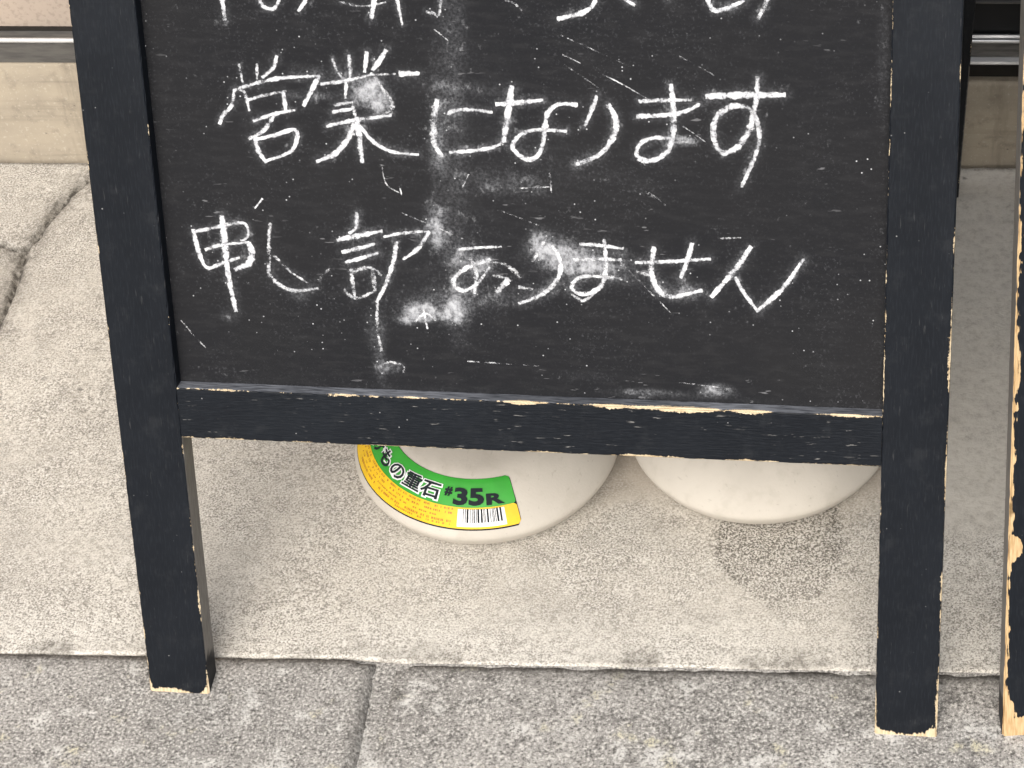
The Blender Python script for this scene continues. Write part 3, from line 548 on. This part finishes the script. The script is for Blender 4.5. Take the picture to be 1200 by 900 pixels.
# chalk dust patches: u, v, radii (mm on the board), strength
DUST=[(197.8, 485.2, 12.3, 11.9, 0.55), (206.7, 478.2, 8.6, 8.0, 0.5), (252.3, 516.1, 13.6, 33.2, 0.12), (245.1, 467.1, 6.8, 26.5, 0.2), (244.1, 439.1, 7.4, 19.9, 0.22), (240.9, 390.3, 8.6, 19.9, 0.3), (295.0, 422.1, 27.8, 9.3, 0.18), (319.9, 368.8, 18.5, 14.6, 0.2), (333.5, 364.8, 18.5, 10.6, 0.3), (352.8, 366.9, 24.7, 10.0, 0.25), (314.2, 378.3, 11.1, 11.9, 0.3), (223.8, 322.5, 9.9, 6.6, 0.8), (229.9, 320.8, 6.2, 5.3, 0.9), (248.2, 321.5, 8.6, 6.6, 0.6), (214.2, 315.5, 7.4, 4.0, 0.5), (265.3, 360.2, 17.3, 10.0, 0.3), (242.5, 327.9, 37.0, 16.6, 0.14), (193.8, 284.5, 4.9, 23.2, 0.25), (202.7, 278.2, 8.6, 5.3, 0.3), (138.6, 332.3, 11.1, 8.0, 0.18), (121.4, 348.1, 7.4, 16.6, 0.15), (87.6, 313.7, 8.6, 6.6, 0.2), (192.3, 308.0, 8.6, 19.9, 0.2), (413.5, 457.3, 12.3, 4.0, 0.35), (118.3, 456.7, 15.4, 26.5, 0.08), (386.9, 265.9, 30.9, 3.3, 0.25), (435.7, 269.4, 13.6, 5.3, 0.45), (239.4, 385.1, 4.9, 13.3, 0.3), (156.1, 481.5, 24.7, 3.3, 0.15), (168.0, 483.1, 55.6, 8.0, 0.08), (344.3, 277.5, 37.0, 6.6, 0.08), (547.9, 524.9, 4.9, 53.1, 0.1), (307.3, 431.9, 74.1, 39.8, 0.06), (274.5, 492.5, 37.0, 46.5, 0.07), (232.3, 365.5, 80.2, 39.8, 0.07), (108.9, 486.1, 6.2, 5.3, 0.2), (352.9, 370.1, 37.0, 26.5, 0.08)]


def crom(P, step=1.1):
    """Catmull-Rom through points (mm)"""
    P = [np.array(a, float) for a in P]
    if len(P) == 2: P = [P[0], (P[0] + P[1]) / 2 + np.array([.15, .1]), P[1]]
    Q = [2 * P[0] - P[1]] + P + [2 * P[-1] - P[-2]]; out = []
    for i in range(1, len(Q) - 2):
        a, b, c, d = Q[i - 1:i + 3]; k = max(2, int(np.hypot(*(c - b)) / step))
        for j in range(k):
            t = j / k; out.append(.5 * ((2 * b) + (-a + c) * t + (2 * a - 5 * b + 4 * c - d) * t * t + (-a + 3 * b - 3 * c + d) * t ** 3))
    out.append(P[-1]); return np.array(out)
CHN = [0]
def chalk_mesh(strokes, wmul=1.0):
    V = []; F = []; A = []
    for si, (w, k, pts) in enumerate(strokes):
        C = crom(pts); n = len(C); T = np.gradient(C, axis=0); T /= (np.hypot(T[:, 0], T[:, 1])[:, None] + 1e-9); N = np.stack([-T[:, 1], T[:, 0]], 1)
        # round the ends off
        C = np.vstack([C[0] - T[0] * w * .25, C, C[-1] + T[-1] * w * .25]); N = np.vstack([N[0], N, N[-1]]); n += 2
        CHN[0] += 1; b = len(V); q = CHN[0]
        for i in range(n):
            t = i / (n - 1); ww = w * wmul * (1.0 + .34 * nz(i * .9, .4, q)) * (.72 + .28 * math.sin(math.pi * min(1, max(0, t * 1.0 + .12)))) * .5 * 1.6
            st = k * (1.0 + .36 * nz(i, .21, q + 5)) * (.55 if i in (0, n - 1) else 1)
            for j, (o, a) in enumerate(((-1, -.1), (-.6, .66), (0, .95), (.6, .72), (1, -.1))):
                p = C[i] + N[i] * ww * o; V.append((p[0] / 1000, BD - .00035 - .00004 * (q % 9), p[1] / 1000)); A.append(a * st)
        for i in range(n - 1):
            for j in range(4): F.append((b + i * 5 + j, b + (i + 1) * 5 + j, b + (i + 1) * 5 + j + 1, b + i * 5 + j + 1))
    me = mesh('chalk', V, F); fattr(me, 'ch', A); return me

def build_sign(loc, rz, wear, pm, dvr, label, cat, text, seed):
    sg = empty('sandwich_board', loc, rz)
    m = HS * math.sin(TI) + TH * math.cos(TI)
    bo, pf = face_parts(sg, (0, 0, 0), -TI, 1, wear, pm, dvr, seed, board_mesh(text), 'front')
    br, pb = face_parts(sg, (-.001 if text else .10, 2 * m + (.012 if text else 0), 0.0), TI, -1, wear, pm, 0.0, seed + 200, board_mesh(False), 'rear')
    # hinges at the top
    ztop = HS * math.cos(TI) - TH * math.sin(TI)
    for x in (.02, WID - .045): 
        h = link('hinge', box(x, x + .03, m - .012, m + .012, ztop - .0005 + .008, ztop + .0115, .001), MT['brass'], sg)
    tag(sg, label, cat)
    if text:
        for r, row in enumerate(ROWS):
            for ch in row:
                o = link('chalk_character', chalk_mesh(ch), MT['chalk'], bo)
        o = None
        for mk in MARKS: link('chalk_scratch', chalk_mesh([mk], .8), MT['chalk'], bo)
    return sg

SIGN = build_sign((0, -.0357, 0.0), -.040856, 0, MT['paint'], -.0057, 'black wooden sandwich board with white chalk writing standing over two round weights', 'sandwich board', True, 1)
SIGN2 = build_sign((.6480, -.0601, RIGHT_TOP), math.radians(6), 1, MT['paint2'], 0.0, 'black sandwich board with wide strips of bare wood along its badly chipped leg', 'sandwich board', False, 7)

# ------------------------------------------------------------------ pickle weights
PR = [(0, .058), (.02, .058), (.05, .0578), (.060, .0575), (.066, .0568), (.072, .0555), (.078, .0529), (.084, .0489), (.090, .0443), (.096, .0389), (.1015, .0332), (.1055, .0277), (.1078, .0240), (.1086, .0215), (.1082, .0190), (.1060, .0140), (.1030, .0090), (.099, .0045), (.094, .0012), (.09, 0), (0, 0)]
def zr(r): return float(np.interp(r, [a for a, b in PR[:14]], [b for a, b in PR[:14]]))
def revolve(name, prof, k=96):
    v = []; f = []; rows = []
    for r, z in prof:
        if r == 0: rows.append([len(v)]); v.append((0, 0, z))
        else: rows.append(list(range(len(v), len(v) + k))); v += [(r * math.cos(2 * math.pi * i / k), r * math.sin(2 * math.pi * i / k), z) for i in range(k)]
    for a, b in zip(rows[:-1], rows[1:]):
        for i in range(k):
            j = (i + 1) % k
            if len(a) == 1: f.append((a[0], b[i], b[j]))
            elif len(b) == 1: f.append((a[i], b[0], a[j]))
            else: f.append((a[i], b[i], b[j], a[j]))
    return mesh(name, v, f, True)
def weight(loc, rz, sc, label):
    w = empty('pickle_weight', loc, rz); w.scale = (sc, sc, sc)
    link('body', revolve('body', PR), MT['plastic'], w)
    # grip: a bar bridging the middle
    pts = [(-.034, .054), (-.033, .066), (-.027, .074), (0, .077), (.027, .074), (.033, .066), (.034, .054)]
    V = []; F = []; k = 12
    for i, (x, z) in enumerate(pts):
        for j in range(k):
            a = 2 * math.pi * j / k; nx, nzv = (0, 1) if 1 < i < 5 else (math.copysign(1, x), .0); 
            V.append((x + .006 * math.cos(a) * nx, .013 * math.sin(a), z + .006 * math.cos(a) * nzv))
    for i in range(len(pts) - 1):
        for j in range(k): F.append((i * k + j, i * k + (j + 1) % k, (i + 1) * k + (j + 1) % k, (i + 1) * k + j))
    link('handle', mesh('handle', V, F, True), MT['plastic'], w)
    tag(w, label, 'weight', 'round weights under the sandwich board'); return w
def sector(name, a0, a1, r0, r1, lift, mat, parent, rc=0.0, na=70, nr=12):
    """label piece lying on the weight's shoulder; angles in degrees"""
    V = []; F = []
    for i in range(na + 1):
        t = i / na
        for j in range(nr + 1):
            s = j / nr; r = r0 + (r1 - r0) * s
            # rounded corners
            lim = 0
            if rc:
                dd = min(r - r0, r1 - r)
                if dd < rc: lim = rc - math.sqrt(max(0, rc * rc - (rc - dd) ** 2))
            da = math.degrees(lim / r)
            a = math.radians(a0 + da + (a1 - a0 - 2 * da) * t); V.append((r * math.cos(a), r * math.sin(a), zr(r) + lift))
    for i in range(na):
        for j in range(nr): q = (i * (nr + 1) + j, i * (nr + 1) + j + 1, (i + 1) * (nr + 1) + j + 1, (i + 1) * (nr + 1) + j); F.append(q)
    return link(name, mesh(name, V, F, True), mat, parent)
def lettering(name, txt, a_start, a_end, r_top, r_bot, lift, mat, parent, grow=0.0, sub=1):
    cu = bpy.data.curves.new('lettering', 'FONT'); cu.body = txt; cu.size = 1.0; cu.offset = grow; cu.resolution_u = 3
    tmp = bpy.data.objects.new('lettering', cu); COL.objects.link(tmp)
    dg = bpy.context.evaluated_depsgraph_get(); ev = tmp.evaluated_get(dg); me = bpy.data.meshes.new_from_object(ev)
    bpy.data.objects.remove(tmp); 
    co = np.array([v.co[:] for v in me.vertices]); return me, co
def bend(me, co, x0, x1, y0, y1, a_start, a_end, r_top, r_bot, lift, mat, parent, name):
    for v, c in zip(me.vertices, co):
        a = math.radians(a_start + (a_end - a_start) * (c[0] - x0) / (x1 - x0)); r = r_bot + (r_top - r_bot) * (c[1] - y0) / (y1 - y0)
        v.co = (r * math.cos(a), r * math.sin(a), zr(r) + lift)
    return link(name, me, mat, parent)
W1O = weight((.2328, .2110, .003), -.045, 1.0046, 'round white plastic weight with green and yellow label under the sign')
W2O = weight((.4568, .2370, .003), .6, 1.0086, 'round white plastic weight with no label in view under the sign')
lab = sector('label', -196, -65.2, .0748, .1056, .0004, MT['black'], W1O, .003)
sector('green_band', -195.8, -65.5, .0752, .0942, .0008, MT['green'], lab, .0022)
sector('yellow_band', -195.8, -65.5, .0940, .1052, .0012, MT['yellow'], lab, .0022)
# printed words running round the lower rim, letters with their heads to the middle
for (txt, a0, a1, rt, rb_, wht) in (('つけもの重石', -173.5, -104.3, .0815, .0922, True), ('#', -101.8, -97.6, .0825, .0885, False), ('35', -96.6, -80.8, .0822, .0932, False), ('R', -79.8, -70.8, .0862, .0932, False)):
    me, co = lettering('lettering', txt, a0, a1, rt, rb_, 0, None, lab, .045 if not wht else .022)
    x0, x1, y0, y1 = co[:, 0].min(), co[:, 0].max(), co[:, 1].min(), co[:, 1].max()
    if wht:
        m2, c2 = lettering('lettering', txt, a0, a1, rt, rb_, 0, None, lab, .085)
        bend(m2, c2, x0, x1, y0, y1, a0, a1, rt, rb_, .0015, MT['white'], lab, 'lettering_outline')
    bend(me, co, x0, x1, y0, y1, a0, a1, rt, rb_, .0019, MT['black'], lab, 'lettering')
# bar code
sector('barcode_patch', -93.6, -71.6, .0952, .1044, .0016, MT['white'], lab, .0, 20, 6)
V = []; F = []; a = -91.0
rb2 = random.Random(3)
while a < -73.6:
    wdt = rb2.choice((.28, .28, .5, .8)); b = len(V)
    for aa in (a, a + wdt):
        for i in range(5):
            r = .0952 + (.1026 - .0952) * i / 4; V.append((r * math.cos(math.radians(aa)), r * math.sin(math.radians(aa)), zr(r) + .0020))
    for i in range(4): F.append((b + i, b + i + 1, b + 5 + i + 1, b + 5 + i))
    a += wdt + rb2.choice((.3, .45, .7))
link('barcode_bars', mesh('barcode_bars', V, F), MT['black'], lab)
# rows of tiny print, too small to read
V = []; F = []
for row, (r, a0, a1, hgt) in enumerate(((.0950, -190, -96, .0011), (.0973, -190, -97, .0011), (.0998, -190, -104, .0008), (.1018, -160, -96, .0011), (.1034, -125, -97, .0008))):
    a = a0
    while a < a1:
        wdt = rb2.uniform(.25, .9)
        if rb2.random() < .62:
            b = len(V)
            for aa in (a, a + wdt):
                for rr_ in (r, r + hgt): V.append((rr_ * math.cos(math.radians(aa)), rr_ * math.sin(math.radians(aa)), zr(rr_) + .0016))
            F.append((b, b + 1, b + 3, b + 2))
        a += wdt + rb2.uniform(.2, .6)
link('small_print', mesh('small_print', V, F), MT['red'], lab)
